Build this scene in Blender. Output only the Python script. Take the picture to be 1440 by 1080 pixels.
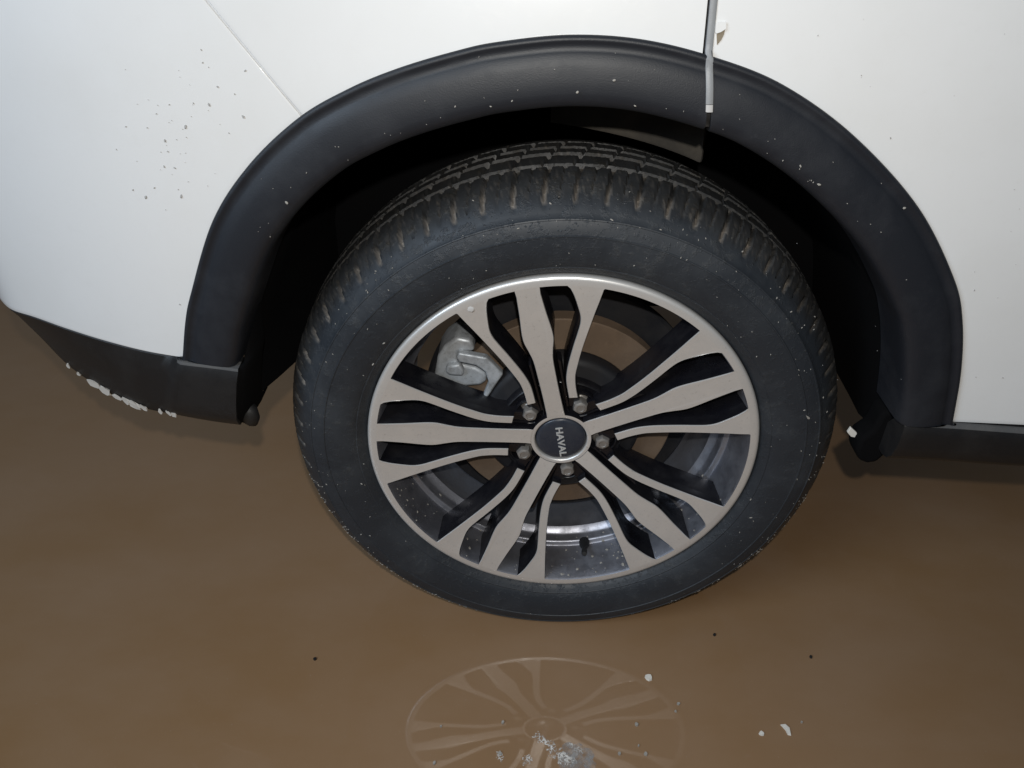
import bpy, bmesh, math, random
from mathutils import Vector, Matrix
from mathutils.geometry import tessellate_polygon
import numpy as np
random.seed(7); rng = np.random.default_rng(7)
R = math.radians
sc = bpy.context.scene; col = sc.collection
for o in list(bpy.data.objects): bpy.data.objects.remove(o)

# ------------------------------------------------------------------ camera
CAM = np.array([-0.0464, -0.7679, 0.923]); YAW, PIT, ROL, FPX = -0.0246, 0.592, 0.0092, 1060.0
FW = np.array([math.sin(YAW)*math.cos(PIT), math.cos(YAW)*math.cos(PIT), -math.sin(PIT)])
_rt = np.array([math.cos(YAW), -math.sin(YAW), 0.0]); _up = np.cross(_rt, FW)
RT = _rt*math.cos(ROL)+_up*math.sin(ROL); UP = -_rt*math.sin(ROL)+_up*math.cos(ROL)
cd = bpy.data.cameras.new('camera'); cam = bpy.data.objects.new('camera', cd); col.objects.link(cam)
cd.sensor_width = 36; cd.lens = FPX/1440*36; cd.clip_start = 0.01; cd.clip_end = 200
m = Matrix(((RT[0], UP[0], -FW[0], CAM[0]), (RT[1], UP[1], -FW[1], CAM[1]), (RT[2], UP[2], -FW[2], CAM[2]), (0, 0, 0, 1)))
cam.matrix_world = m; sc.camera = cam

# ------------------------------------------------------------------ light (night: phone lamp beside the lens and an added cool fill high on the left)
w = bpy.data.worlds.new('World'); sc.world = w; w.use_nodes = True
bg = w.node_tree.nodes['Background']; bg.inputs[0].default_value = (0.80, 0.90, 1.0, 1); bg.inputs[1].default_value = 0.08
def area(name, loc, target, size, energy, color, shape='DISK'):
    l = bpy.data.lights.new(name, 'AREA'); l.shape = shape; l.size = size; l.energy = energy; l.color = color
    o = bpy.data.objects.new(name, l); col.objects.link(o); o.location = loc
    o.rotation_euler = (Vector(target)-Vector(loc)).to_track_quat('-Z', 'Y').to_euler(); return o
area('phone_lamp', (-0.03, -0.80, 1.04), (0.0, 0.0, 0.42), 0.02, 5.8, (1.0, 0.965, 0.90))
area('left_fill_lamp', (-1.9, -1.7, 2.1), (-.2, 0, 0.4), 1.6, 48.0, (0.70, 0.84, 1.0))  # soft bluish fill added to brighten the left side, source unseen
vs = sc.view_settings; vs.view_transform = 'Standard'; vs.look = 'None'; vs.exposure = 0.0; vs.gamma = 1.0; vs.use_curve_mapping = False

# ------------------------------------------------------------------ helpers
WATER_Z = -0.037; ZC = 0.30
def ray(px, py): return FW + RT*((px-720)/FPX) - UP*((py-540)/FPX)
def at_y(px, py, Y): d = ray(px, py); return CAM + d*((Y-CAM[1])/d[1])
def at_z(px, py, Z): d = ray(px, py); return CAM + d*((Z-CAM[2])/d[2])
def mesh(name, verts, faces, mats, parent=None, smooth=True, mi=None, sharp=None):
    me = bpy.data.meshes.new(name); me.from_pydata([tuple(map(float, v)) for v in verts], [], [tuple(map(int, f)) for f in faces])
    for mt in (mats if isinstance(mats, (list, tuple)) else [mats]): me.materials.append(mt)
    if mi is not None: me.polygons.foreach_set('material_index', list(map(int, mi)))
    bm = bmesh.new(); bm.from_mesh(me); bmesh.ops.recalc_face_normals(bm, faces=bm.faces); bm.to_mesh(me); bm.free()
    if smooth:
        me.polygons.foreach_set('use_smooth', [True]*len(me.polygons))
        if sharp: me.set_sharp_from_angle(angle=R(sharp))
    me.update()
    o = bpy.data.objects.new(name, me); col.objects.link(o); o.parent = parent
    return o
def empty(name, loc=(0, 0, 0), parent=None):
    o = bpy.data.objects.new(name, None); col.objects.link(o); o.location = loc; o.parent = parent; o.empty_display_size = 0.05; return o
def tag(o, label, cat=None, group=None, kind=None):
    o['label'] = label
    if cat: o['category'] = cat
    if group: o['group'] = group
    if kind: o['kind'] = kind
    return o
def catmull(pts, n):
    P = np.array(pts, float); P = np.vstack([2*P[0]-P[1], P, 2*P[-1]-P[-2]]); out = []
    for i in range(1, len(P)-2):
        for t in np.linspace(0, 1, 12, endpoint=False):
            a, b, c, d = P[i-1:i+3]
            out.append(.5*((2*b)+(-a+c)*t+(2*a-5*b+4*c-d)*t*t+(-a+3*b-3*c+d)*t**3))
    out.append(P[-2]); out = np.array(out)
    return resample(out, n)
def resample(P, n):
    P = np.array(P, float); s = np.r_[0, np.cumsum(np.linalg.norm(np.diff(P, axis=0), axis=1))]; t = np.linspace(0, s[-1], n)
    return np.stack([np.interp(t, s, P[:, k]) for k in range(P.shape[1])], 1)
def grid_faces(a, b, off=0, wrap=False):
    f = []
    for i in range(a if wrap else a-1):
        for j in range(b-1):
            i2 = (i+1) % a; f.append((off+i*b+j, off+i2*b+j, off+i2*b+j+1, off+i*b+j+1))
    return f
def lathe(name, prof, n, mats, parent, mi_fn=None, sharp=35, cy=0.0):
    """revolve (r, y) about the wheel axis (local origin at the hub)"""
    V, F, MI = [], [], []; k = len(prof)
    for i in range(n):
        a = 2*math.pi*i/n
        for r, y in prof: V.append((r*math.cos(a), y+cy, r*math.sin(a)))
    F = grid_faces(n, k, wrap=True)
    if mi_fn: MI = [mi_fn(j % (k-1)) for j in range(len(F))]
    return mesh(name, V, F, mats, parent, True, MI or None, sharp)
def modifier(o, kind, **kw):
    md = o.modifiers.new(kind.lower(), kind)
    for k, v in kw.items(): setattr(md, k, v)
    return md
def prism(name, outline, y0, y1, mats, parent, bevel=0.0, origin=(0, 0), segs=2):
    """outline in x,z extruded along y"""
    n = len(outline); V = [(p[0]-origin[0], y0, p[1]-origin[1]) for p in outline]+[(p[0]-origin[0], y1, p[1]-origin[1]) for p in outline]
    F = [tuple(range(n)), tuple(range(2*n-1, n-1, -1))]+[(i, (i+1) % n, n+(i+1) % n, n+i) for i in range(n)]
    o = mesh(name, V, F, mats, parent, True, None, 30)
    if bevel: modifier(o, 'BEVEL', width=bevel, segments=segs, limit_method='ANGLE', angle_limit=R(25))
    return o

# ------------------------------------------------------------------ materials
def mat(name, base=(.5, .5, .5), rough=.5, metal=0.0, spec=.5, coat=0.0, ior=None):
    mt = bpy.data.materials.new(name); mt.use_nodes = True; b = mt.node_tree.nodes['Principled BSDF']
    b.inputs['Base Color'].default_value = (*base, 1); b.inputs['Roughness'].default_value = rough; b.inputs['Metallic'].default_value = metal
    b.inputs['Specular IOR Level'].default_value = spec; b.inputs['Coat Weight'].default_value = coat; b.inputs['Coat Roughness'].default_value = .05
    if ior: b.inputs['IOR'].default_value = ior
    return mt
def N(mt, t, **kw):
    n = mt.node_tree.nodes.new(t)
    for k, v in kw.items():
        if k in n.inputs: n.inputs[k].default_value = v
        else: setattr(n, k, v)
    return n
def L(mt, a, b): mt.node_tree.links.new(a, b)
def coords(mt, kind='Object'):
    return N(mt, 'ShaderNodeTexCoord').outputs[kind]
def noise(mt, scale, detail=6, rough=.6, co=None, lo=.4, hi=.6, stretch=None):
    n = N(mt, 'ShaderNodeTexNoise', Scale=scale, Detail=detail, Roughness=rough)
    c = co or coords(mt)
    if stretch:
        mp = N(mt, 'ShaderNodeMapping', Scale=stretch); L(mt, c, mp.inputs['Vector']); c = mp.outputs[0]
    L(mt, c, n.inputs['Vector'])
    r = N(mt, 'ShaderNodeMapRange'); r.inputs[1].default_value = lo; r.inputs[2].default_value = hi; L(mt, n.outputs['Fac'], r.inputs[0])
    return r.outputs[0]
def mixc(mt, fac, a, b):
    n = N(mt, 'ShaderNodeMix', data_type='RGBA'); 
    if hasattr(fac, 'links'): L(mt, fac, n.inputs[0])
    else: n.inputs[0].default_value = fac
    for v, i in ((a, 6), (b, 7)):
        if hasattr(v, 'links'): L(mt, v, n.inputs[i])
        else: n.inputs[i].default_value = (*v, 1)
    return n.outputs[2]
def mul(mt, a, b, op='MULTIPLY'):
    n = N(mt, 'ShaderNodeMath', operation=op)
    for v, i in ((a, 0), (b, 1)):
        if hasattr(v, 'links'): L(mt, v, n.inputs[i])
        else: n.inputs[i].default_value = v
    n.use_clamp = (op != 'MULTIPLY'); return n.outputs[0]
def ramp(mt, v, a, b, c=0., d=1.):
    r = N(mt, 'ShaderNodeMapRange'); L(mt, v, r.inputs[0])
    for i, x in enumerate((a, b, c, d)): r.inputs[i+1].default_value = x
    return r.outputs[0]
def bump(mt, h, strength, dist=.001):
    n = N(mt, 'ShaderNodeBump', Strength=strength, Distance=dist); L(mt, h, n.inputs['Height']); return n.outputs[0]
B = lambda mt: mt.node_tree.nodes['Principled BSDF'].inputs

M = {}
# white car paint with a thin film of dust
t = M['paint'] = mat('white_car_paint', (.78, .78, .77), .32, coat=.6)
film = noise(t, 5, 5, .6, lo=.45, hi=.75); fine = noise(t, 90, 4, .7, lo=.55, hi=.8)
L(t, mixc(t, mul(t, film, .35), mixc(t, mul(t, fine, .10), (.80, .80, .795), (.62, .60, .57)), (.70, .69, .665)), B(t)['Base Color'])
L(t, ramp(t, fine, 0, 1, .28, .45), B(t)['Roughness'])
# black unpainted plastic
def plastic(name, base, dustcol, amt, rough):
    t = mat(name, base, rough)
    d = noise(t, 14, 8, .65, lo=.48, hi=.78); g = noise(t, 900, 2, .5, lo=.3, hi=.7); sp = noise(t, 160, 5, .7, lo=.62, hi=.75)
    f = mul(t, mul(t, d, amt), mul(t, sp, amt*.8), 'ADD')
    L(t, mixc(t, f, base, dustcol), B(t)['Base Color']); L(t, ramp(t, d, 0, 1, rough, min(1, rough+.18)), B(t)['Roughness'])
    L(t, bump(t, g, .18, .0004), B(t)['Normal']); return t
M['plastic'] = plastic('black_textured_plastic', (.0105, .0125, .0175), (.040, .043, .050), .25, .50)
M['low_plastic'] = plastic('black_lower_plastic', (.009, .009, .010), (.04, .035, .03), .3, .5)
M['felt'] = plastic('black_liner_felt', (.0035, .0035, .004), (.007, .0065, .006), .3, .9)
B(M['felt'])['Specular IOR Level'].default_value = .08
M['dusty'] = plastic('dusty_inner_panel', (.045, .040, .034), (.11, .095, .075), .8, .9)
M['edge_grey'] = plastic('grey_edge_rubber', (.27, .28, .29), (.20, .19, .18), .6, .45)
M['seam_grey'] = plastic('pale_seam_sealer', (.60, .60, .60), (.42, .41, .40), .6, .6)
M['dust_highlight'] = plastic('dusty_highlight_edge', (.075, .075, .076), (.15, .14, .13), .8, .7)  # dusty top edges; their highlight is put into this paler colour too
# tyre rubber: attribute "dirt" holds dried mud lodged in grooves
t = M['tyre'] = mat('tyre_rubber', (.026, .029, .033), .62)
at = N(t, 'ShaderNodeAttribute', attribute_name='dirt'); tr = N(t, 'ShaderNodeAttribute', attribute_name='tread')
d1 = noise(t, 9, 9, .68, lo=.46, hi=.74); d2 = noise(t, 70, 6, .72, lo=.52, hi=.74); d3 = noise(t, 260, 3, .6, lo=.62, hi=.74)
rub = mixc(t, mul(t, d1, .55), (.018, .022, .028), (.044, .050, .058))
rub = mixc(t, mul(t, mul(t, d2, d1), .5), rub, (.11, .108, .10))
rub = mixc(t, mul(t, mul(t, tr.outputs['Fac'], ramp(t, d2, 0, 1, .45, 1.)), .9), rub, (.026, .021, .014))
rub = mixc(t, mul(t, at.outputs['Fac'], ramp(t, d2, 0, 1, .35, 1.0)), rub, (.52, .45, .38))
rub = mixc(t, mul(t, mul(t, d3, d2), .35), rub, (.2, .19, .17))
L(t, rub, B(t)['Base Color']); L(t, bump(t, mul(t, d2, d3, 'ADD'), .45, .0015), B(t)['Normal']); L(t, ramp(t, d1, 0, 1, .5, .75), B(t)['Roughness'])
# diamond-cut alloy: fine turning rings round the hub axis
t = M['machined'] = mat('machined_alloy', (.60, .565, .53), .42, metal=.58)
co = coords(t); sp = N(t, 'ShaderNodeSeparateXYZ'); L(t, co, sp.inputs[0])
ln = N(t, 'ShaderNodeCombineXYZ'); L(t, sp.outputs[0], ln.inputs[0]); L(t, sp.outputs[2], ln.inputs[2])
le = N(t, 'ShaderNodeVectorMath', operation='LENGTH'); L(t, ln.outputs[0], le.inputs[0])
rn = N(t, 'ShaderNodeTexNoise', Scale=1400.0, Detail=2.0); rn.noise_dimensions = '1D'; L(t, le.outputs['Value'], rn.inputs['W'])
st = noise(t, 16, 8, .7, lo=.42, hi=.7); st2 = noise(t, 240, 4, .7, lo=.6, hi=.78)
L(t, mixc(t, mul(t, st2, .5), mixc(t, mul(t, st, .55), (.80, .785, .765), (.62, .60, .58)), (.30, .27, .24)), B(t)['Base Color'])
L(t, ramp(t, st, 0, 1, .34, .46), B(t)['Roughness']); L(t, bump(t, rn.outputs['Fac'], .12, .0003), B(t)['Normal'])
def metal_dirty(name, base, dirt, rough, metal, amt=.5, sc_=24):
    t = mat(name, base, rough, metal=metal); d = noise(t, sc_, 8, .7, lo=.42, hi=.75); e = noise(t, 210, 4, .7, lo=.58, hi=.75)
    L(t, mixc(t, mul(t, mul(t, d, amt), mul(t, e, amt*.6), 'ADD'), base, dirt), B(t)['Base Color']); L(t, ramp(t, d, 0, 1, rough, min(.95, rough+.3)), B(t)['Roughness'])
    L(t, bump(t, e, .12, .0005), B(t)['Normal']); return t
M['dark_alloy'] = metal_dirty('gloss_dark_alloy_paint', (.006, .006, .0085), (.035, .032, .032), .25, .0, .2)
M['barrel'] = metal_dirty('grey_barrel_paint', (.46, .47, .53), (.12, .115, .11), .42, .95, .5)
M['lug'] = metal_dirty('lug_steel', (.36, .34, .32), (.13, .11, .09), .38, .6, .7)
M['rotor'] = metal_dirty('rusty_disc_face', (.15, .105, .072), (.21, .145, .095), .65, .1, .8)
M['hat'] = metal_dirty('dark_disc_hat', (.0075, .008, .011), (.02, .017, .016), .6, .0, .5)
M['caliper'] = metal_dirty('cast_caliper_alloy', (.50, .53, .56), (.16, .155, .15), .42, .35, .9, 55)
M['cap'] = metal_dirty('dark_navy_cap', (.022, .028, .042), (.07, .068, .066), .22, .0, .35)
M['letters'] = mat('silver_letters', (.55, .56, .56), .4, metal=.3)
M['rubber'] = plastic('black_rubber', (.012, .012, .013), (.04, .036, .03), .4, .55)
M['speck'] = mat('pale_dried_mud', (.33, .31, .28), .8)
M['dark_speck'] = mat('dark_mud_spot', (.40, .39, .38), .8)
M['primer'] = mat('brown_primer', (.23, .19, .135), .7)
M['flake'] = mat('pale_flake', (.72, .69, .63), .6)
M['scrape'] = mat('pale_scrape', (.50, .46, .41), .8)
M['drop'] = mat('milky_drop', (.55, .54, .53), .15)
# muddy water: opaque silt under a smooth surface
t = M['water'] = mat('muddy_water', (.125, .085, .052), .03, ior=1.37)
a = noise(t, .9, 5, .55, lo=.35, hi=.65); b_ = noise(t, 3.2, 6, .6, lo=.38, hi=.68, stretch=(1, 1.6, 1)); fl = noise(t, 330, 2, .5, lo=.70, hi=.78)
c1 = mixc(t, a, (.245, .140, .064), (.265, .164, .092)); c1 = mixc(t, mul(t, b_, .45), c1, (.30, .200, .128)); c1 = mixc(t, mul(t, fl, .35), c1, (.36, .30, .25))
L(t, c1, B(t)['Base Color'])
wv = noise(t, 4.5, 2, .5, lo=0, hi=1); L(t, bump(t, wv, .10, .006), B(t)['Normal'])
M['ground'] = mat('silt_ground', (.10, .07, .045), .9)
t = M['foam'] = mat('wet_foam', (.66, .64, .61), .3)
nz = N(t, 'ShaderNodeTexNoise', Scale=160.0, Detail=4.0); L(t, coords(t), nz.inputs['Vector'])
dv = N(t, 'ShaderNodeVectorMath', operation='MULTIPLY_ADD'); L(t, nz.outputs['Color'], dv.inputs[0]); dv.inputs[1].default_value = (.006, .006, .006); L(t, coords(t), dv.inputs[2])
vo_ = N(t, 'ShaderNodeTexVoronoi', Scale=230.0); vo_.feature = 'DISTANCE_TO_EDGE'; L(t, dv.outputs[0], vo_.inputs['Vector'])
lace = ramp(t, vo_.outputs['Distance'], .05, .16, 1., .06); br = noise(t, 120, 4, .6, lo=.40, hi=.56)
L(t, mul(t, lace, br), B(t)['Alpha'])
t = M['film'] = mat('grey_scum_film', (.36, .37, .38), .2)
fn = noise(t, 70, 6, .7, lo=.35, hi=.62); B(t)['Alpha'].default_value = .6; L(t, ramp(t, fn, 0, 1, .0, .62), B(t)['Alpha'])

# ------------------------------------------------------------------ setting
def sheet(name, z, mt, half=9, label=''):
    o = mesh(name, [(-half, -half, 0), (half, -half, 0), (half, half, 0), (-half, half, 0)], [(0, 1, 2, 3)], mt, None, False)
    o.location = (0, 0, z); o['kind'] = 'structure'; o['label'] = label; return o
sheet('ground', -0.0655, M['ground'], label='silty ground under the flood water')
sheet('water', WATER_Z, M['water'], label='still opaque brown muddy flood water')

car = tag(empty('parked_car', (0, 0, -0.065)), 'white car with black wheel arch trim standing in brown flood water', 'car')
CO = Vector((0, 0, 0.065))        # world to car-local offset
def put(o): o.location = o.location + CO if o.parent is car else o.location; return o

# ------------------------------------------------------------------ body side surface
def S(x, z):
    x = np.asarray(x, float); z = np.asarray(z, float); t = np.maximum(0, -.40-x)
    y = -.030 + .75*t**2 + 40.*np.maximum(0, t-.24)**3
    y = y + .35*np.maximum(0, z-.74)**2 - .010*np.exp(-((x-.8)/.35)**2)
    return y
def on_S(px, py):
    d = ray(px, py); t = np.linspace(.45, 2.6, 900); q = CAM[None]+d[None]*t[:, None]
    f = q[:, 1]-S(q[:, 0], q[:, 2]); k = np.nonzero(f > 0)[0]
    if len(k) == 0: raise ValueError('no hit %r' % ((px, py),))
    k = k[0]; u = t[k-1]+(t[k]-t[k-1])*(-f[k-1])/(f[k]-f[k-1]); q = CAM+d*u
    return np.array([q[0], q[2]])
ARCH_PX = [(258,503),(262,450),(270,410),(300,310),(350,232),(420,165),(490,124),(560,95),(640,71),(700,58),(800,48),(900,54),(1000,78),(1100,118),(1200,190),(1290,290),(1340,390),(1352,450),(1350,520),(1338,592)]
ARCH = catmull([on_S(*p) for p in ARCH_PX], 800)
def arch_frame(P):
    T = np.gradient(P, axis=0); T /= np.linalg.norm(T, axis=1)[:, None]; return np.stack([T[:, 1], -T[:, 0]], 1)   # inward normal
ARCH_N = arch_frame(ARCH)
door_bot = on_S(995, 77); door_top = on_S(999, 0); seam_bot = on_S(425, 163); seam_top = on_S(290, 0)
i_door = int(np.argmin(np.abs(ARCH[:, 0]-door_bot[0]))); i_seam = int(np.argmin(np.hypot(*(ARCH-seam_bot).T)))
def coons(name, c0, c1, d0, d1, nu, nv, mt, thick=.006):
    """c0/c1: v=0/1 curves along u;  d0/d1: u=0/1 curves along v (x,z points)"""
    c0 = resample(c0, nu); c1 = resample(c1, nu); d0 = resample(d0, nv); d1 = resample(d1, nv)
    u = np.linspace(0, 1, nu)[:, None, None]; v = np.linspace(0, 1, nv)[None, :, None]
    X = (1-v)*c0[:, None]+v*c1[:, None]+(1-u)*d0[None]+u*d1[None]-((1-u)*(1-v)*c0[0]+u*(1-v)*c0[-1]+(1-u)*v*c1[0]+u*v*c1[-1])
    x, z = X[..., 0].ravel(), X[..., 1].ravel(); V = np.stack([x, S(x, z), z], 1)
    o = mesh(name, V, grid_faces(nu, nv), mt, car, True)
    me = o.data
    if sum(p.normal.y*p.area for p in me.polygons) > 0: me.flip_normals()
    modifier(o, 'SOLIDIFY', thickness=thick, offset=-1); modifier(o, 'BEVEL', width=.0013, segments=2, limit_method='ANGLE', angle_limit=R(50))
    return put(o)
UND = .004
edge_in = ARCH+ARCH_N*UND
g = .0012
TOPZ = 1.12
sd = (seam_top-seam_bot)/np.linalg.norm(seam_top-seam_bot); sn = np.array([sd[1], -sd[0]])      # points right of seam
seam_far = seam_bot+sd*((TOPZ-seam_bot[1])/sd[1])
dd = (door_top-door_bot)/np.linalg.norm(door_top-door_bot); door_far = door_bot+dd*((TOPZ-door_bot[1])/dd[1]); door_far[0] = door_bot[0]-.012
DG = np.array([.0036, 0])
# quarter panel above the arch, between the bumper seam and the door gap
arc = edge_in[i_seam:i_door+1].copy(); arc[0] = edge_in[i_seam]+sn*g; arc[-1] = edge_in[i_door]-DG
fender = coons('quarter_panel', arc, [seam_far+sn*g, door_far-DG], [arc[0], seam_far+sn*g], [arc[-1], door_far-DG], 90, 60, M['paint'])
# door: arch edge from the gap to its foot, then the sill line
foot = edge_in[-1].copy(); sill_far = np.array([1.15, .383])
arc = edge_in[i_door:].copy(); arc[0] = edge_in[i_door]+DG
outer = [door_far+DG, (.75, TOPZ), (1.15, TOPZ), (1.15, .8), sill_far]
door = coons('rear_door', arc, outer, [arc[0], door_far+DG], [arc[-1], sill_far], 140, 60, M['paint'])
# bumper: arch edge from seam down to the left foot, lower edge sweeping round the corner
low = catmull([on_S(258, 503), on_S(205, 494), on_S(150, 480), on_S(90, 461), on_S(45, 445), on_S(12, 433), (-.712, .484), (-.730, .490), (-.748, .498)], 60)
arc = edge_in[:i_seam+1][::-1].copy(); arc[0] = edge_in[i_seam]-sn*g; arc[-1] = low[0]
end = low[-1]
bumper = coons('bumper_cover', arc, [seam_far-sn*g, (-.74, TOPZ), (-.748, .85), end], [arc[0], seam_far-sn*g], low, 110, 60, M['paint'])

Vs = []
for f in np.linspace(0, 1, 30):
    c_ = seam_bot+(seam_far-seam_bot)*f
    for sg in (-1, 1): q_ = c_+sn*sg*(g+.0006); Vs.append((q_[0], float(S(*q_))+.0016, q_[1]))
put(mesh('panel_seam', Vs, grid_faces(30, 2), M['seam_grey'], car, True))
# ------------------------------------------------------------------ arch trim (swept profile)
PROF = [(.0035,.006),(.0005,.001),(0,-.0030),(.0010,-.0052),(.0030,-.0064),(.0050,-.0064),(.0068,-.0050),(.0120,-.0050),(.0142,-.0062),(.0165,-.0078),(.026,-.0100),(.038,-.0112),(.048,-.0112),(.055,-.0100),(.0600,-.0065),(.0625,-.001),(.0636,.006),(.064,.02),(.064,.062)]
def door_x(z): return door_bot[0]+(z-door_bot[1])*(on_S(993, 150)[0]-door_bot[0])/(on_S(993, 150)[1]-door_bot[1])
FL = on_S(258, 503); _q = on_S(338, 513); FS = (_q[1]-FL[1])/(_q[0]-FL[0])
DX0 = door_x(0.); DX1 = door_x(1.)-DX0
def sweep(name, i0, i1, prof, mt, parent, sharp=40, xmax=None, xmin=None):
    P = ARCH[i0:i1+1]; n = ARCH_N[i0:i1+1]; V = []
    if i0 == 0: d = P[0]-P[1]; P = np.vstack([P[0]+d*16, P[0]+d*8, P]); n = np.vstack([n[0], n[0], n])
    if i1 == len(ARCH)-1: d = P[-1]-P[-2]; P = np.vstack([P, P[-1]+d*8, P[-1]+d*16]); n = np.vstack([n, n[-1], n[-1]])
    base = S(P[:, 0], P[:, 1])
    for k in range(len(P)):
        for s, dy in prof:
            q = P[k]+n[k]*s; xl = DX0+DX1*q[1]; x = q[0]
            if xmax is not None: x = min(x, xl+xmax)
            if xmin is not None: x = max(x, xl+xmin)
            z = max(q[1], .3888) if q[0] > 0 else max(q[1], FL[1]+(q[0]-FL[0])*FS+.0005)
            V.append((x, base[k]+dy, z))
    F = grid_faces(len(P), len(prof)); a, b = len(prof), (len(P)-1)*len(prof)
    F += [tuple(range(a-1, -1, -1)), tuple(range(b, b+a))]
    o = mesh(name, V, F, mt, parent, True, None, sharp); return o
trimA = put(sweep('arch_trim', 0, i_door+14, PROF, M['plastic'], car, xmax=-.0014)); trimA['label'] = 'black plastic arch trim on the bumper and quarter panel'
trimB = put(sweep('arch_trim', i_door-10, len(ARCH)-1, PROF, M['plastic'], car, xmin=.0030)); trimB['label'] = 'black plastic arch trim on the rear door'
# grey rubber edge of the door gap, running down over the trim
def strip(name, path, wd, lift, mt, parent, n=60):
    V = []
    for x, z in resample(path, n):
        inn = ARCH[i_door][1]-z      # lies on the panel above the arch edge, on the trim face below it
        dy = -.001 if inn < 0 else np.interp(inn, [p_[0] for p_ in PROF[2:15]], [p_[1] for p_ in PROF[2:15]])-.0005
        y = float(S(x, z))+min(dy, -.001)-lift
        V += [(x-wd/2, y+.008, z), (x-wd/2, y+.0008, z), (x-wd*.25, y, z), (x+wd*.25, y, z), (x+wd/2, y+.0008, z), (x+wd/2, y+.008, z)]
    F = grid_faces(n, 6)+[tuple(range(6)), tuple(range(6*n-1, 6*n-7, -1))]
    return mesh(name, V, F, mt, parent, True, None, 50)
gx = .0008
edge = strip('door_edge_seal', [door_far+[gx, 0], door_bot+[gx, 0], (DX0+DX1*.7505+gx, .7505)], .0066, .0006, M['edge_grey'], door); edge['label'] = 'grey rubber strip along the door gap'
tip = strip('seal_tip', [(DX0+DX1*.750+gx, .750), (DX0+DX1*.7435+gx, .7435)], .0064, .0009, M['drop'], door, 4)
gapf = strip('gap_filler', [(DX0+DX1*.7433+gx, .7433), (DX0+DX1*.728+gx, .728)], .0066, -.004, M['rubber'], door, 6)
# chip beside the gap: brown primer with a lifted white flake above it
def on_panel(pxs, lift, name, mt, parent, thick=.0008, bev=.0003):
    pts = [on_S(*p) for p in pxs]; n = len(pts)
    V = [(p[0], float(S(*p))-lift, p[1]) for p in pts]+[(p[0], float(S(*p))-lift+thick, p[1]) for p in pts]
    F = [tuple(range(n)), tuple(range(2*n-1, n-1, -1))]+[(i, (i+1) % n, n+(i+1) % n, n+i) for i in range(n)]
    return mesh(name, V, F, mt, parent, False)
on_panel([(1007.5,46),(1013,44.5),(1019.5,41),(1018,48),(1014,56),(1008,63)], .0008, 'primer_chip', M['primer'], door, .0006)
fl = on_panel([(1006,32),(1012,30.5),(1020.5,30),(1020,40),(1013,44.5),(1007,46.5),(1005,45)], .0024, 'paint_flake', M['paint'], door, .001)

# ------------------------------------------------------------------ lower black parts
# bumper valance: upper edge under the white edge, lower edge tucks in
up_px = [(338,513),(300,508),(258,503),(205,494),(150,480),(90,461),(45,445),(12,433)]
upc = catmull([on_S(*p) for p in up_px], 60)
lo_px = [(338,597,-.020),(300,592,-.018),(250,583,-.010),(200,572,.004),(150,549,.022),(100,515,.05),(60,475,.085),(28,444,.125)]
loc_ = resample(catmull([at_y(a, b, c) for a, b, c in lo_px], 200), 60)
V = []
for k in range(60):
    x, z = upc[k]; y = float(S(x, z)); A = np.array([x, y, z]); C = loc_[k]
    lg = float(np.clip((15.5-k)/2, 0, 1)); rows = [A+[0, .014, .003], A+[0, .005, .001], A+[0, .003-.0118*lg, -.0004-.0016*(1-lg)], A+[0, .0015-.0118*lg, -.0032]]
    mid = np.array([0, -.004*(1-k/75)-.007*lg, 0])
    for f in (.2, .4, .6, .8): rows.append(A*(1-f)+C*f+mid*(1+1.2*math.sin(f*math.pi)*.4))
    rows += [C+[0, -.003, .002], C+[0, .0015, -.0012], C+[0, .012, -.0005], C+[0, .05, .006]]
    V += rows
nr = 12
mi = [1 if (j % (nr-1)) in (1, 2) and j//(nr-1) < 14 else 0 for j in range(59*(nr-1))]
val = mesh('bumper_valance', V, grid_faces(60, nr)+[tuple(range(nr))], [M['low_plastic'], M['dust_highlight']], car, True, mi+[0], 45); put(val)
val['label'] = 'scuffed black lower edge of the bumper'
def blob(name, c, rx, ry, rz, mt, parent, seed=0, n=10, m_=6):
    r = random.Random(seed); V = [(0, 0, rz)]; F = []
    for i in range(1, m_):
        for j in range(n):
            th = math.pi*i/m_; ph = 2*math.pi*j/n; k = 1+.25*(r.random()-.5)
            V.append((rx*math.sin(th)*math.cos(ph)*k, ry*math.sin(th)*math.sin(ph)*k, rz*math.cos(th)*k))
    V.append((0, 0, -rz)); e = len(V)-1
    for j in range(n):
        F.append((0, 1+j, 1+(j+1) % n)); F.append((e, 1+(m_-2)*n+(j+1) % n, 1+(m_-2)*n+j))
        for i in range(m_-2): F.append((1+i*n+j, 1+(i+1)*n+j, 1+(i+1)*n+(j+1) % n, 1+i*n+(j+1) % n))
    o = mesh(name, V, F, mt, parent, True); o.location = tuple(c); return o
e0 = [V[k] for k in range(nr)]
Vr = []
for f in np.linspace(0, 1, 6):
    for q in e0[1:]: Vr.append((q[0]+.0005+.016*math.sin(f*math.pi/2), min(q[1], .0)+.05*(1-math.cos(f*math.pi/2))+.004, q[2]+.012*f+(.05*f if q is e0[1] else 0)))
put(mesh('bumper_end_return', Vr, grid_faces(6, nr-1), M['felt'], car, True, None, 50))
pl = at_y(352, 582, -.012); o = blob('plug', Vector(pl)+CO-Vector((0,0,0)), .011, .012, .017, M['rubber'], car, 3)
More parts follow.
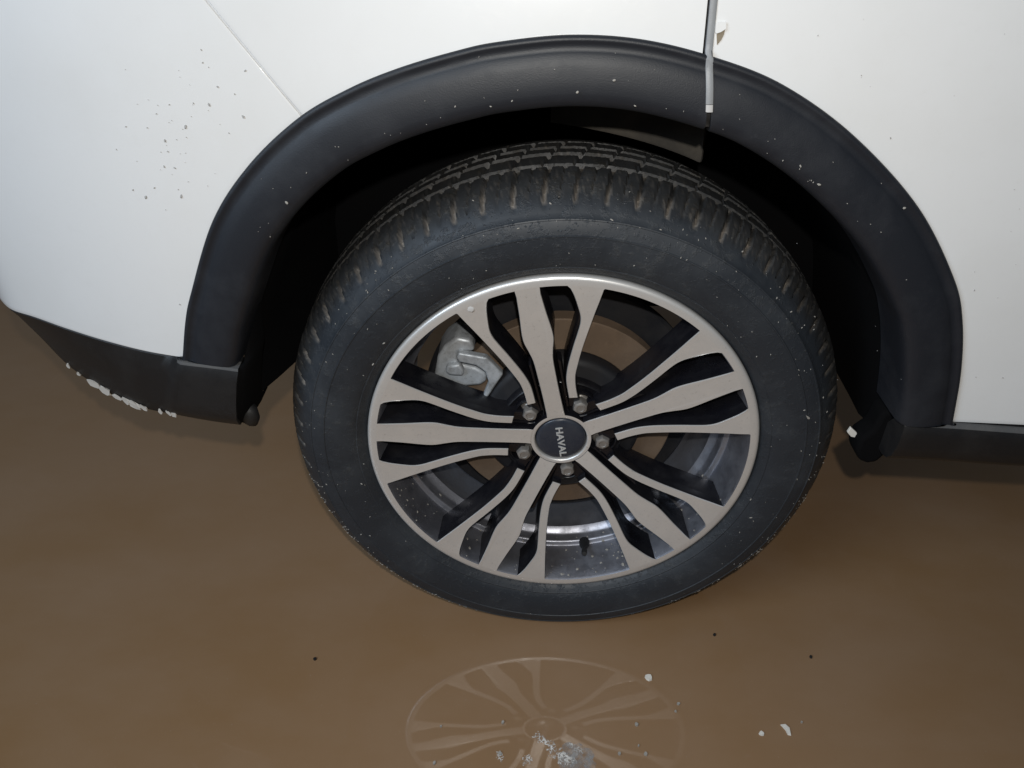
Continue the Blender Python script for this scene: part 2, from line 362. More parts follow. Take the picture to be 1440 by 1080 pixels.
# scrapes of pale dirt along the lower edge of the valance
for k, (px, py, wx, wy) in enumerate([(134,534,9,4.5),(153,541,9,5),(166,546,6,3),(180,553,6,4),(190,560,10,4.5),(202,565,6,3),(230,573,3,3),(243,571,4.5,3),(250,571,4,4),(117,523,3,2),(101,516,2.5,3)]):
    dd_ = loc_-CAM; zz_ = dd_@FW; ex_ = 720+FPX*(dd_@RT)/zz_; kk_ = int(np.argmin(np.abs(ex_-px))); c = Vector(loc_[kk_])+Vector((0, -.0065, .0045)); r = random.Random(k); V = []
    n = 9
    for yy in (0, .002):
        for j in range(n):
            a = 2*math.pi*j/n; q = .75+.5*r.random(); V.append((wx*.00098*math.cos(a)*q, yy+wx*.00098*math.cos(a)*(-.35), wy*.0011*math.sin(a)*q-.3*wx*.00098*math.cos(a)))
    F = [tuple(range(n)), tuple(range(2*n-1, n-1, -1))]+[(i, (i+1) % n, n+(i+1) % n, n+i) for i in range(n)]
    o = mesh('scrape_mark', V, F, M['scrape'], val, False); o.location = c-Vector((0, 0, 0))
# door sill / lower door cladding
sx = np.linspace(.402, 1.15, 40); V = []
sil_prof = [(.0, .010, .001), (.0, 0, .0008), (0, -.005, -.0004), (0, -.0075, -.0035), (0, -.009, -.015), (0, -.008, -.035), (0, -.003, -.052), (0, .006, -.062), (0, .018, -.066), (0, .06, -.066)]
for x in sx:
    z = np.interp(x, [.40, .461, .548, 1.15], [.3895, .3885, .3845, .378]); y = float(S(x, z))
    for _, dy, dz in sil_prof: V.append((x, y+dy, z+dz))
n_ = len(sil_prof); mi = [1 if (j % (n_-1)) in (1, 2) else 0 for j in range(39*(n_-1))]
sill = put(mesh('door_sill_cladding', V, grid_faces(40, n_)+[tuple(range(n_))], [M['low_plastic'], M['dust_highlight']], car, True, mi+[0], 45))
# curled rubber deflector at the front foot of the arch
fp = [(1270,572),(1240,578),(1226,604),(1208,616),(1202,632),(1206,645),(1218,651),(1232,648),(1246,636),(1258,622),(1268,606)]
flap = put(prism('rubber_deflector', [(q[0], q[2]) for q in (at_y(*p, .0) for p in fp)], -.004, .03, M['felt'], car, .006, segs=4))
fk = [(1191,607),(1196,600),(1204,607),(1206,615),(1196,613)]
prism('pale_chip', [(q[0], q[2]) for q in (at_y(*p, .012) for p in fk)], .010, .014, M['flake'], flap, .0006)

# ------------------------------------------------------------------ wheel housing
LIN = [(.056, .016), (.066, .06), (.064, .10), (.062, .18), (.064, .30)]
LINF = [(.056, .016), (.068, .06), (.078, .10), (.098, .18), (.12, .30)]
def liner():
    idx = list(range(0, len(ARCH), 10)); V = []
    P, n = ARCH[idx], ARCH_N[idx]; base = S(P[:, 0], P[:, 1])
    ext = [(P[0]+np.array([.010, -.062]), n[0], base[0]), (P[0]+np.array([.005, -.035]), n[0], base[0])]
    extR = [(P[-1]+np.array([.004, -.03]), n[-1], base[-1]), (P[-1]+np.array([.006, -.062]), n[-1], base[-1])]
    rows = ext+[(P[k], n[k], base[k]) for k in range(len(P))]+extR
    for ri, (p, nn, b) in enumerate(rows):
        wf = max(0, 1-ri/14.)
        for (s0, y), (s1, _) in zip(LIN, LINF): s = s0*(1-wf)+s1*wf; q = p+nn*s; V.append((q[0], max(y, b+.015), q[1]))
    F = grid_faces(len(rows), len(LIN))
    return rows, V, F
rows, V, F = liner()
put(mesh('wheel_arch_liner', V, F, M['felt'], car, True))
# inner wall of the housing, from roof of the liner down to below the axle
V = [(p[0]+nn[0]*.06, .30, p[1]+nn[1]*.06) for p, nn, b in rows]; k = len(V)
V += [(v[0], .30, min(v[2], .36)) for v in V]
put(mesh('inner_wing_wall', V, [(i, i+1, k+i+1, k+i) for i in range(k-1)], M['felt'], car, False))
# unseen plate added behind the painted panels to block stray light
V = []; rr = rows[2:-2]
for p, nn, b in rr:
    q = p+nn*.05; d = q-np.array([0, ZC]); d /= np.linalg.norm(d); V += [(q[0], .055, q[1]), (q[0]+d[0]*.9, .055+(.30 if d[0] < 0 else .05)*abs(d[0]), max(q[1], q[1]+d[1]*.9))]
put(mesh('light_block_plate', V, grid_faces(len(rr), 2), M['felt'], car, True))
# dusty bulge of the inner wing above the tyre
pa, pb = at_y(775, 190, .118), at_y(988, 190, .118); V = []
for x in np.linspace(pa[0], pb[0], 30):
    f = (x-pa[0])/(pb[0]-pa[0]); y = .118+.05*(1-f)**2.5; zb = math.sqrt(max(.01, .377**2-x*x))+ZC
    V += [(x, y+.02, zb-.002), (x, y+.002, zb), (x, y, zb+.004), (x, y+.002, zb+.03), (x, y+.008, .76)]
zb = math.sqrt(.377**2-pb[0]**2)+ZC
for dx, dy in ((.0022, -.0005), (.0045, .002), (.0055, .03)): V += [(pb[0]+dx, .118+.02+dy, zb-.002), (pb[0]+dx, .12+dy, zb), (pb[0]+dx, .118+dy, zb+.004), (pb[0]+dx, .12+dy, zb+.03), (pb[0]+dx, .126+dy, .76)]
put(mesh('inner_wing_panel', V, grid_faces(33, 5), M['dusty'], car, True, None, 50))

# ------------------------------------------------------------------ wheel
wheel = empty('wheel', (0, 0, ZC+.065), car); wheel['label'] = 'five spoke alloy wheel with machined face and muddy tyre'
# tyre: profile (r, y) front bead -> rear bead
NA, PITCH = 64*16, 64
tp = [(.2490,.016),(.2535,.0085),(.2570,.0030),(.2610,-.0015),(.2650,-.0040),(.2658,-.0048),(.2672,-.0048),(.2682,-.0056),(.275,-.0085),(.285,-.0115),(.295,-.0130),(.3050,-.0135),(.3056,-.0142),(.3070,-.0142),(.3076,-.0133),(.315,-.0122),(.3225,-.0095),(.3232,-.0100),(.3245,-.0094),(.3252,-.0080),(.330,-.0045),(.3355,.0005),(.3405,.0055),(.3450,.0110),(.3490,.0165),(.3525,.0220),(.3552,.0275),(.3575,.033),(.3595,.040),(.3608,.047),
      (.3614,.0515),(.3560,.0530),(.3545,.0560),(.3560,.0590),(.3618,.0605),(.3630,.072),(.3635,.083),(.3560,.0850),(.3550,.0885),(.3560,.0915),(.3640,.0935),(.3642,.107),(.3560,.109),(.3550,.1125),(.3560,.116),(.3636,.118),(.3630,.135),(.3560,.1370),(.3550,.140),(.3560,.143),(.3612,.145),(.3595,.158),(.356,.170),(.350,.182),(.340,.192),(.32,.203),(.30,.207),(.28,.204),(.26,.198),(.2505,.187)]
V, dirt, tread = [], [], []; rr_ = random.Random(3)
slot_amt = [rr_.uniform(.35, 1) for _ in range(PITCH)]
slot_len = [rr_.uniform(.5, 1.0) for _ in range(PITCH)]
for i in range(NA):
    a = 2*math.pi*i/NA; 
    for r, y in tp:
        d = 0; tv = 0.
        if .0055 <= y <= .0515 and r > .335:         # shoulder slots, curved
            sl = (y-.006)/.045; ph = (a/(2*math.pi)*PITCH + .22*sl) % 1.0; kk = int(a/(2*math.pi)*PITCH+.22*sl) % PITCH
            wgap = .075; dist = min(ph, 1-ph)
            if dist < wgap:
                e = min(1, max(0, (r-.338)/.006)); r2 = r-.0058*e*(1-(dist/wgap)**6*.5)
                fade = max(0., 1-abs(r-.3455)/(.012*slot_len[kk]+.003)); d = slot_amt[kk]*min(1, fade*1.5)*(1-(dist/wgap)**2*.5); r = r2
            elif min((ph+.5) % 1, 1-(ph+.5) % 1) < .035 and r > .344: r -= .0028; d = .12*rr_.random()      # short sipe between the slots
        elif .0605 <= y <= .145 and r > .359:
            sl = (y-.06)/.085; ph = (a/(2*math.pi)*PITCH*.5*2 + .8*sl) % 1.0; dist = min(ph, 1-ph)
            if dist < .05: r -= .004
        if r > .340 and y > .008: r -= .0007*rr_.random(); d = max(d, .5*max(0, rr_.random()-.86)*7*.35)
        if r > .354 and (y > .05): d = max(d, .16 if r < .3575 else 0)
        tv = 1. if y > .012 and r > .335 and y < .19 else (max(0, (r-.335)/.014) if r > .335 and y < .02 else 0)
        V.append((r*math.cos(a), y, r*math.sin(a))); dirt.append(d); tread.append(min(1, tv))
tyre = mesh('tyre', V, grid_faces(NA, len(tp), wrap=True), M['tyre'], wheel, True, None, 38)
for nm, dat in (('dirt', dirt), ('tread', tread)):
    at_ = tyre.data.attributes.new(nm, 'FLOAT', 'POINT'); at_.data.foreach_set('value', dat)
# rim: flange ring and barrel
RI = .2415
rim_prof = [(RI, 0), (.2480, -.0004), (.2508, .0000), (.2526, .0014), (.2534, .0040), (.2530, .0100), (.2500, .0150)]
lathe('rim_flange', rim_prof, 256, M['machined'], wheel, sharp=60)
bar = [(RI, .0), (.2410, .0012), (.2402, .0035), (.2385, .020), (.2350, .045), (.2330, .060), (.2310, .0618), (.2275, .0622), (.2262, .0632), (.2255, .0655), (.2250, .075), (.2235, .0785), (.2150, .084), (.2130, .10), (.2130, .185), (.230, .192), (.2525, .196)]
barrel = lathe('rim_barrel', bar, 192, M['barrel'], wheel, sharp=40)
# spokes
PHASE = R(173.8); YH = .028
def dish(r): return YH*min(1, max(0, 1-(r-.035)/(.238-.035)))
def offset(P, d):
    P = np.array(P); n = len(P); a = np.roll(P, 1, 0); b = np.roll(P, -1, 0)
    e1 = P-a; e2 = b-P; e1 /= np.linalg.norm(e1, axis=1)[:, None]; e2 /= np.linalg.norm(e2, axis=1)[:, None]
    n1 = np.stack([e1[:, 1], -e1[:, 0]], 1); n2 = np.stack([e2[:, 1], -e2[:, 0]], 1); m_ = n1+n2; l = np.maximum(.6, (m_*m_).sum(1)/2)
    return P+m_/2*d/(l[:, None])*1.0       # outward for ccw
def area2(P): P = np.array(P); return .5*np.sum(P[:, 0]*np.roll(P[:, 1], -1)-P[:, 1]*np.roll(P[:, 0], -1))
def spoke_mesh(outline, cham=.0013, depth=.014, body=None):
    """outline (u, v) ccw in metres; points with r >= RI-1e-5 stay butted to the flange"""
    P = np.array(outline)
    if area2(P) < 0: P = P[::-1]
    r = np.hypot(*P.T); fixed = (r > RI-2e-4) | (r < .0405)
    ins = offset(P, -cham); ins[fixed] = P[fixed]+ (ins[fixed]-P[fixed])*.0
    V, F, MI = [], [], []; n = len(P)
    def ring(Q, dy, flat=None):
        for q, fx in zip(Q, fixed):
            rr = math.hypot(*q); V.append((q[0], (dish(rr) if flat is None else flat)+(0 if (fx and dy == cham) else dy), q[1]))
    ring(ins, 0.); ring(P, cham); ring(offset(P, .0010), depth*.5); ring(offset(P, .0022), depth)
    tri = tessellate_polygon([[Vector((q[0], q[1], 0)) for q in ins]])
    F += [tuple(t_) for t_ in tri]; MI += [0]*len(F)
    for k in range(3):
        for i in range(n): j = (i+1) % n; F.append((k*n+i, k*n+j, (k+1)*n+j, (k+1)*n+i)); MI.append(0 if k == 0 else 1)
    # heavier dark body below the machined face
    def block(Q, top, bot, grow):
        Q = np.array(Q)
        if area2(Q) < 0: Q = Q[::-1]
        o_ = len(V); c = len(Q)
        for g_, dy in ((-.0012, top), (0, top+.0012), (grow, bot)):
            for q in offset(Q, g_): rr = math.hypot(*q); V.append((q[0], dish(rr)+dy, q[1]))
        t2 = tessellate_polygon([[Vector((q[0], q[1], 0)) for q in offset(Q, -.0012)]])
        for t_ in t2: F.append(tuple(o_+x for x in t_)); MI.append(1)
        for k in range(2):
            for i in range(c): j = (i+1) % c; F.append((o_+k*c+i, o_+k*c+j, o_+(k+1)*c+j, o_+(k+1)*c+i)); MI.append(1)
    for Q, top, bot, grow in (body or []): block(Q, top, bot, grow)
    return V, F, MI
def dens(P, step=.005):
    P = np.array(P); out = []
    for i in range(len(P)):
        a, b = P[i], P[(i+1) % len(P)]; k = max(1, int(np.linalg.norm(b-a)/step)); out += [a+(b-a)*j/k for j in range(k)]
    return np.array(out)
def arc_pts(r, a0, a1, n): return [(r*math.cos(a), r*math.sin(a)) for a in np.linspace(a0, a1, n)]
mm = .001
# broad spoke (u along, v across)
half = catmull([(46*mm, 11.6*mm), (75*mm, 11.3*mm), (110*mm, 11.6*mm), (136*mm, 12.4*mm), (152*mm, 15.2*mm), (166*mm, 18.2*mm), (180*mm, 18.3*mm), (205*mm, 16*mm), (232*mm, 14.2*mm)], 34)
aw = math.asin(14.4/241.5)
ah = math.asin(11.8/40.4)
left = [tuple(p) for p in half]
wide = [(p[0], -p[1]) for p in left] + arc_pts(RI, -aw, aw, 7) + [tuple(p) for p in left[::-1]] + arc_pts(.0404, ah, -ah, 6)
wbody = [(p[0], -p[1]-.0005) for p in left] + arc_pts(RI-.001, -aw, aw, 5) + [(p[0], p[1]+.0005) for p in left[::-1]]
Vw, Fw, Mw = spoke_mesh(wide, body=[(wbody, .012, .050, .0035)])
def rot_obj(o, a): o.rotation_euler = (0, -a, 0)     # turns x,z by +a
# narrow spoke on the +v side
inner = catmull([(232.5*mm, 48.3*mm), (222*mm, 51*mm), (205*mm, 53.2*mm), (193*mm, 54*mm), (182*mm, 52.2*mm), (168*mm, 46.8*mm), (150*mm, 39.2*mm), (125*mm, 29.6*mm), (110*mm, 25.0*mm), (98*mm, 22.6*mm), (84*mm, 21.8*mm), (68*mm, 21.6*mm)], 44)
outer_ = catmull([(67*mm, 33*mm), (84*mm, 33.0*mm), (100*mm, 34.6*mm), (112*mm, 37.6*mm), (145*mm, 49.8*mm), (190*mm, 69.6*mm), (210*mm, 79*mm), (224*mm, 85.4*mm)], 40)
a_in, a_out = math.asin(45.6/241.5), math.asin(86.6/241.5)
thin = [tuple(p) for p in inner]+[tuple(p) for p in outer_]+arc_pts(RI, a_out, a_in, 9)
tb_in = [(p[0], p[1]-.0008) for p in inner if p[0] > .069]; tb_out = [(p[0], p[1]+.0004) for p in outer_ if p[0] > .069]
tbody = tb_in+[(.060, .0200), (.046, .0185), (.044, .030), (.058, .0345)]+tb_out+arc_pts(RI-.001, a_out, a_in, 7)
# low rib filling the gap beside the broad spoke near the hub
rib = dens([(.046, .0150), (.128, .0165), (.124, .0205), (.100, .0196), (.046, .0190)])
Vt, Ft, Mt = spoke_mesh(thin, body=[(tbody, .010, .047, .0034), (rib, .0095, .03, .001)])
mats2 = [M['machined'], M['dark_alloy']]
wide0 = mesh('broad_spoke', Vw, Fw, mats2, wheel, True, Mw, 28)
thin0 = mesh('narrow_spoke', Vt, Ft, mats2, wheel, True, Mt, 28)
thin1 = mesh('narrow_spoke', [(v[0], v[1], -v[2]) for v in Vt], Ft, mats2, wheel, True, Mt, 28)
for src in (wide0, thin0, thin1):
    for k in range(5):
        o = src if k == 0 else src.copy()
        if k: col.objects.link(o); o.parent = wheel
        rot_obj(o, PHASE-2*math.pi*k/5)
# hub: machined ring, dark boss, cap with letters
lathe('hub_ring', [(.0404, YH), (.0365, YH-.0002), (.0352, YH+.0006), (.0346, YH+.003), (.0344, YH+.012)], 96, M['machined'], wheel, sharp=60)
lathe('hub_boss', [(.0404, YH+.0005), (.0412, YH+.006), (.0420, YH+.014), (.0430, YH+.018), (.072, YH+.020), (.079, YH+.017), (.0815, YH+.0155), (.0835, YH+.017), (.0845, YH+.022), (.086, YH+.036)], 120, M['dark_alloy'], wheel, sharp=50)
cap = lathe('centre_cap', [(.0002, YH-.0020), (.010, YH-.0018), (.020, YH-.0012), (.028, YH-.0002), (.0318, YH+.0008), (.0330, YH+.0022), (.0336, YH+.005), (.0336, YH+.012)], 72, M['cap'], wheel, sharp=50)
cap['label'] = 'dark round centre cap with silver lettering'
tc = bpy.data.curves.new('cap_letters', 'FONT'); tc.body = 'HAVAL'; tc.size = .0128; tc.extrude = .0004; tc.offset = .00035; tc.align_x = 'CENTER'; tc.align_y = 'CENTER'; tc.space_character = 1.06
tmp = bpy.data.objects.new('tmp_text', tc); col.objects.link(tmp); bpy.context.view_layer.update()
me = bpy.data.meshes.new_from_object(tmp.evaluated_get(bpy.context.evaluated_depsgraph_get())); bpy.data.objects.remove(tmp)
me.materials.clear(); me.materials.append(M['letters'])
wtxt = max(v.co.x for v in me.vertices)-min(v.co.x for v in me.vertices); k = .0485/wtxt
for v in me.vertices:
    rr = abs(v.co.x*k); v.co.x *= k; v.co.y *= 1.0; v.co.z = v.co.z - .0  # text plane
letters = bpy.data.objects.new('cap_letters', me); col.objects.link(letters); letters.parent = wheel
# text x axis -> reading direction (down and a little right), text normal -> -y
ang = R(-80); ex = Vector((math.cos(ang), 0, math.sin(ang))); ez = Vector((0, -1, 0)); ey = ez.cross(ex)
letters.matrix_local = Matrix(((ex.x, ey.x, ez.x, 0), (ex.y, ey.y, ez.y, YH-.0021), (ex.z, ey.z, ez.z, -.0022), (0, 0, 0, 1)))
# wheel nuts: cone seat + hex + dome, in a round pocket lip
def nut_mesh():
    V, F = [], []; n = 24
    prof = [(.0135, .018, 0), (.0128, .0135, 0), (.0112, .0118, 0), (.0098, .0105, 1), (.0098, .0005, 1), (.0085, -.0022, .6), (.0066, -.0030, 0), (.0052, -.0034, 0), (.0046, -.0024, 0), (.0001, -.0022, 0)]
    for i in range(n):
        a = 2*math.pi*i/n
        for r, y, hx in prof:
            hexr = math.cos(math.pi/6)/math.cos((a % (math.pi/3))-math.pi/6); rr = r*(1-hx)+r*1.06*hexr*hx
            V.append((rr*math.cos(a), y, rr*math.sin(a)))
    return V, grid_faces(n, len(prof), wrap=True)
Vn, Fn = nut_mesh(); nut0 = mesh('wheel_nut', Vn, Fn, M['lug'], wheel, True, None, 35)
def pocket():
    prof = [(.0168, .016), (.0168, .002), (.0173, .0004), (.0182, .0), (.0190, .001), (.0196, .006), (.020, .018)]; V = []
    for i in range(40):
        a = 2*math.pi*i/40
        for r, y in prof: V.append((r*math.cos(a), y, r*math.sin(a)))
    return V, grid_faces(40, len(prof), wrap=True)
Vp, Fp = pocket(); pk0 = mesh('nut_pocket', Vp, Fp, M['dark_alloy'], wheel, True, None, 60)
for k in range(5):
    a = PHASE-R(36)-2*math.pi*k/5
    for src, yy in ((nut0, YH+.003), (pk0, YH+.0075)):
        o = src if k == 0 else src.copy()
        if k: col.objects.link(o); o.parent = wheel
        o.location = (.0565*math.cos(a), yy, .0565*math.sin(a)); o.rotation_euler = (0, -a+k*.7, 0)
# tyre valve
vp = Vector(at_y(823, 778, .040)); vl = vp-Vector((0, 0, ZC)); ra = math.atan2(vl.z, vl.x)
def valve():
    prof = [(.0001, -.016), (.0036, -.0158), (.0042, -.013), (.0042, -.004), (.0032, -.003), (.0034, .004), (.0062, .010), (.0078, .016), (.0082, .024)]; V = []
    for i in range(20):
        a = 2*math.pi*i/20
        for r, y in prof: V.append((r*math.cos(a), y, r*math.sin(a)))
    return V, grid_faces(20, len(prof), wrap=True)
Vv, Fv = valve(); vo = mesh('valve', Vv, Fv, M['rubber'], wheel, True, None, 40)
vo.location = (.222*math.cos(ra), .040, .222*math.sin(ra)); 
dirv = Vector((-math.cos(ra)*.35, -1, -math.sin(ra)*.35)).normalized(); vo.rotation_euler = Vector((0, -1, 0)).rotation_difference(dirv).to_euler()
# brake disc, hat, shield, caliper
lathe('brake_disc', [(.110, .079), (.1115, .0775), (.1545, .0775), (.156, .079), (.156, .100), (.110, .100)], 120, M['rotor'], wheel, sharp=40)
lathe('disc_hat', [(.0002, .056), (.100, .056), (.106, .0585), (.110, .064), (.110, .079)], 96, M['hat'], wheel, sharp=40)
lathe('dust_shield', [(.05, .112), (.165, .110), (.188, .108), (.192, .112), (.192, .118)], 96, M['hat'], wheel, sharp=40)
lathe('axle_carrier', [(.0002, .105), (.06, .105), (.07, .12), (.07, .24), (.045, .29), (.0002, .29)], 48, M['hat'], wheel, sharp=40)
def cr(pts, Y): return [(lambda q: (q[0], q[2]-ZC))(at_y(500+a*.2222, 370+b*.2222, Y)) for a, b in pts]
cA = [(520,590),(560,530),(640,470),(735,490),(755,560),(650,570),(636,605),(660,640),(760,660),(830,700),(830,750),(790,775),(690,785),(630,825),(510,780),(500,700)]
cB = [(650,568),(830,600),(935,706),(890,770),(818,880),(795,872),(842,760),(820,690),(760,650),(650,628),(638,600)]
cC = [(575,650),(660,640),(690,690),(680,720),(590,715),(565,690)]
prism('brake_caliper', cr(cA, .066), .066, .12, M['caliper'], wheel, .0045, segs=3)
prism('caliper_bracket', cr(cB, .056), .056, .068, M['caliper'], wheel, .003, segs=3)
prism('caliper_boss', cr(cC, .058), .058, .07, M['caliper'], wheel, .004, segs=3)
# round water drop on a spoke foot
q = at_y(662, 433.5, .002); dr = blob('water_drop', (q[0], .0008, q[2]-ZC), .0046, .0012, .0046, M['drop'], wheel, 5, 14, 8)

# ------------------------------------------------------------------ specks of mud (too small to pick apart)
def specks(name, items, mt, parent, seed=1):
    r = random.Random(seed); V, F = [], []
    for (c, ax, ay, nrm) in items:
        c = Vector(c); nrm = Vector(nrm).normalized(); a = nrm.orthogonal().normalized(); b = nrm.cross(a); th = r.random()*6.28
        a, b = a*math.cos(th)+b*math.sin(th), b*math.cos(th)-a*math.sin(th); n = 7; o = len(V)
        for lift, s in ((.0, 1.), (.0005+.15*min(ax, ay), .7)):
            for j in range(n):
                t_ = 2*math.pi*j/n; k = .7+.6*r.random(); V.append(c+nrm*lift+a*(ax*s*math.cos(t_)*k)+b*(ay*s*math.sin(t_)*k))
        F += [tuple(range(o+n, o+2*n))]+[(o+i, o+(i+1) % n, o+n+(i+1) % n, o+n+i) for i in range(n)]
    ob = mesh(name, V, F, mt, parent, False); ob['kind'] = 'stuff'; return ob
def body_specks(pxs, lift=.0003):
    it = []
    for px, py, s in pxs:
        p = on_S(px, py); it.append(((p[0], float(S(*p))-lift, p[1]), s*.00045, s*.00028, (0, -1, .1)))
    return it
bs = [(285,88,2),(345,99,3),(306,122,2.6),(294,147,3.6),(342,164,4.2),(261,178,4.6),(272,145,2),(238,147,2),(232,198,3.6),(236,213,2.5),(231,234,3),(246,236,3.2),(205,277,4.4),(255,276,4.4),(187,267,2.6),(217,264,2.4),(177,178,2),(164,210,1.6),(253,428,2.6),(220,160,1.8),(283,70,1.8),(330,132,1.8),(322,187,2)]
bs += [(rng.normal(262, 45), rng.normal(175, 60), rng.uniform(.7, 1.4)) for _ in range(32)]
specks('mud_specks', body_specks(bs), M['dark_speck'], bumper, 2)
ds = [(1252,194,2.6),(1370,408,2.4),(1372,530,1.6),(1410,531,2),(1211,106,1.5),(1150,50,1.4)]+[(rng.uniform(1080, 1440), rng.uniform(10, 560), rng.uniform(.6, 1.2)) for _ in range(25)]
specks('mud_specks', [i for i in body_specks(ds)], M['dark_speck'], door, 3)
# pale specks on the trim and tyre
def trim_specks(pxs):
    it = []
    for px, py, s in pxs:
        q = at_y(px, py, -.043); it.append(((q[0], -.0425, q[2]), s*.0005, s*.0003, (0, -1, .2)))
    return it
tsl = [(403,285,4.5),(864,113,3.2),(812,130,3.2),(893,149,2.6),(1152,260,4.2),(1126,234,2.6),(1272,293,3.8),(1101,226,2),(780,98,1.6),(640,150,2),(690,150,2),(720,142,2.2)]
tsl += [(p[0], p[1], rng.uniform(.9, 2.2)) for p in ((rng.uniform(500, 990), 0) for _ in range(0))]
for _ in range(45):
    i = int(rng.uniform(120, 660)); s_ = rng.uniform(.04, .058) if rng.random() < .7 else rng.uniform(.005, .05); q = ARCH[i]+ARCH_N[i]*s_
    it_y = float(S(*ARCH[i]))+np.interp(s_, [p_[0] for p_ in PROF[2:]], [p_[1] for p_ in PROF[2:]])
    tsl.append((q[0], q[1], it_y))
its = trim_specks([t_ for t_ in tsl if t_[0] > 5])+[((a, c-.0002, b), rng.uniform(.0003, .0009), rng.uniform(.0002, .0005), (0, -1, .2)) for a, b, c in tsl if abs(a) < 5]
specks('mud_specks', its, M['speck'], trimA, 4)
prr = np.array([p[0] for p in tp[:26]]); pyy = np.array([p[1] for p in tp[:26]])
its = []
for _ in range(190):
    a = rng.uniform(R(-40), R(220)); r = rng.choice([rng.uniform(.262, .345), rng.normal(.330, .012)]); r = min(max(r, .26), .35)
    y = float(np.interp(r, prr, pyy)); s = abs(rng.normal(0, .0004))+.00025
    if rng.random() < .06: s *= 2.2
    its.append(((r*math.cos(a), y-.0003, r*math.sin(a)), s*1.5, s*.6, (math.cos(a)*.3, -1, math.sin(a)*.3)))
for _ in range(230):
    a = rng.choice([rng.uniform(R(190), R(250)), rng.uniform(R(285), R(350))]); r = min(.349, max(.30, rng.normal(.336, .008))); y = float(np.interp(r, prr, pyy)); s = abs(rng.normal(0, .00045))+.0002
    its.append(((r*math.cos(a), y-.0003, r*math.sin(a)), s*1.8, s*.7, (math.cos(a)*.3, -1, math.sin(a)*.3)))
specks('mud_specks', its, M['speck'], wheel, 5)
its = []
for _ in range(160):    # grit lying in the barrel
    a = rng.uniform(R(200), R(340)); y = rng.uniform(.004, .074); r = float(np.interp(y, [p[1] for p in bar[:12]], [p[0] for p in bar[:12]])); s = abs(rng.normal(0, .0008))+.0003
    its.append(((r*math.cos(a)*.998, y, r*math.sin(a)*.998), s*1.3, s, (-math.cos(a), 0, -math.sin(a))))
specks('mud_specks', its, M['speck'], wheel, 6)

# ------------------------------------------------------------------ floating bits
def fleck(px, py, pts, mt, label, cat='debris', th=.0022):
    c = at_z(px, py, WATER_Z); V = []; n = len(pts)
    for zz in (-.0006, th):
        for x, y in pts: V.append((x*(1 if zz < 0 else .85), y*(1 if zz < 0 else .85), zz+random.uniform(0, .0004)))
    F = [tuple(range(n-1, -1, -1)), tuple(range(n, 2*n))]+[(i, (i+1) % n, n+(i+1) % n, n+i) for i in range(n)]
    o = mesh('floating_fleck', V, F, mt, None, False); o.location = tuple(c); tag(o, label, cat, 'pale flecks floating on the muddy water'); return o
def rnd(n, r, k=.35): return [(r*(1-k/2+k*random.random())*math.cos(2*math.pi*i/n), r*(1-k/2+k*random.random())*math.sin(2*math.pi*i/n)) for i in range(n)]
fleck(1105, 1026, [(-.006, .007), (.001, .008), (.006, .002), (.005, -.009), (.0005, -.008), (-.001, -.001)], M['flake'], 'largest white wedge shaped fleck floating on the brown water')
fleck(1071, 1032, rnd(8, .0036), M['flake'], 'small round white fleck beside the wedge shaped fleck')
fleck(912, 953, rnd(8, .0058), M['flake'], 'round white fleck floating by the reflection of the wheel rim')
SM = 'tiny pale crumb floating on the brown water'
for px, py, r in ((707,1016,.0032),(703,1060,.0034),(611,1073,.003),(895,1019,.003),(954,990,.0026),(950,1001,.0018),(908,1061,.0032),(871,1060,.0026),(898,1049,.0018),(1127,1016,.0018),(620,1022,.002)):
    fleck(px, py, rnd(7, r*.85, .6), M['speck'], SM)
DK = 'tiny dark crumb floating on the brown water'
for px, py in ((443,927),(1140,924),(1005,893)):
    o = fleck(px, py, rnd(6, .0026, .6), M['rubber'], DK); o['group'] = 'dark crumbs on the muddy water'
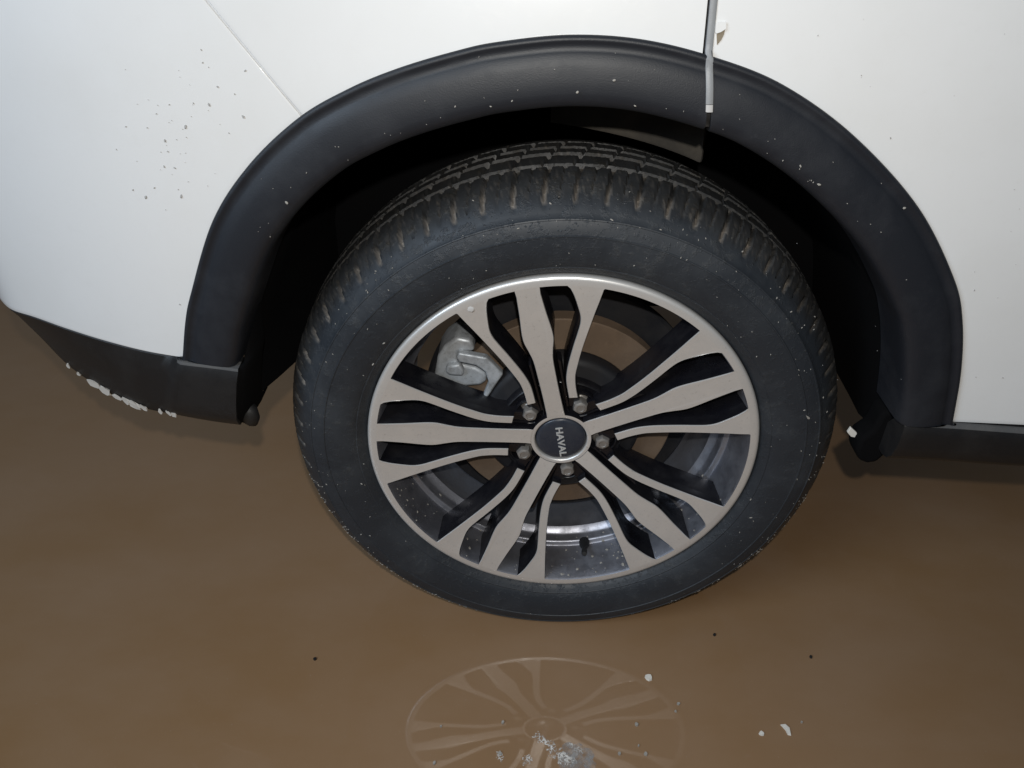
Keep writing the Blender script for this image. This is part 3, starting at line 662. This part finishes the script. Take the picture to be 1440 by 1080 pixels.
# patch of foam and scum
def strand(path, r):
    P = catmull(path, 5*len(path)); V, F = [], []
    for k, p in enumerate(P):
        d = P[min(k+1, len(P)-1)]-P[max(k-1, 0)]; d /= np.linalg.norm(d)+1e-9; nn = np.array([-d[1], d[0]]); rr = r*random.uniform(.6, 1.35)
        for a in np.linspace(0, 2*math.pi, 6, endpoint=False): V.append((p[0]+nn[0]*rr*math.cos(a), p[1]+nn[1]*rr*math.cos(a), rr*.6*math.sin(a)+.0004))
    n = len(P)
    for i in range(n-1):
        for j in range(6): F.append((i*6+j, (i+1)*6+j, (i+1)*6+(j+1) % 6, i*6+(j+1) % 6))
    return V, F
fc = at_z(785, 1058, WATER_Z)
def loc2(px, py): q = at_z(px, py, WATER_Z); return (q[0]-fc[0], q[1]-fc[1])
def patch(V, F, cx, cy, rx, ry, n=46, tilt=0., z=.0007, rough=.35):
    """irregular flat raft of bubbles: fan of rings with a ragged edge"""
    o_ = len(V); ph = [rng.uniform(0, 6.28) for _ in range(4)]; V.append((*loc2(cx, cy), z+.0008))
    for ring, f in enumerate((.45, .8, 1.)):
        for i in range(n):
            a = 2*math.pi*i/n; k = 1+rough*(.5*math.sin(2*a+ph[0])+.35*math.sin(5*a+ph[1])+.3*math.sin(9*a+ph[2])+.25*math.sin(14*a+ph[3]))
            x, y = rx*f*k*math.cos(a), ry*f*k*math.sin(a); ct, st_ = math.cos(tilt), math.sin(tilt)
            V.append((*loc2(cx+x*ct-y*st_, cy+x*st_+y*ct), z+.0007*(1-f)))
    for i in range(n):
        j = (i+1) % n; F.append((o_, o_+1+i, o_+1+j))
        for r_ in range(2): F.append((o_+1+r_*n+i, o_+1+(r_+1)*n+i, o_+1+(r_+1)*n+j, o_+1+r_*n+j))
V, F = [], []
for c in ((759, 1038, 9, 7, .3), (773, 1046, 10, 4, .5), (785, 1062, 15, 10, .2), (798, 1070, 12, 7, .1), (741, 1070, 8, 7, .2), (703, 1064, 5, 7, -.6), (808, 1052, 12, 5, .4)):
    patch(V, F, *c[:4], tilt=c[4])
foam = mesh('foam_patch', V, F, M['foam'], None, True); foam.location = tuple(fc); tag(foam, 'lacy white foam with grey scum floating on the brown water', 'foam', None, 'stuff')
V, F = [], []
patch(V, F, 812, 1072, 30, 24, tilt=.5, z=.0003, rough=.18)
fm = mesh('scum_film', V, F, M['film'], foam, True)
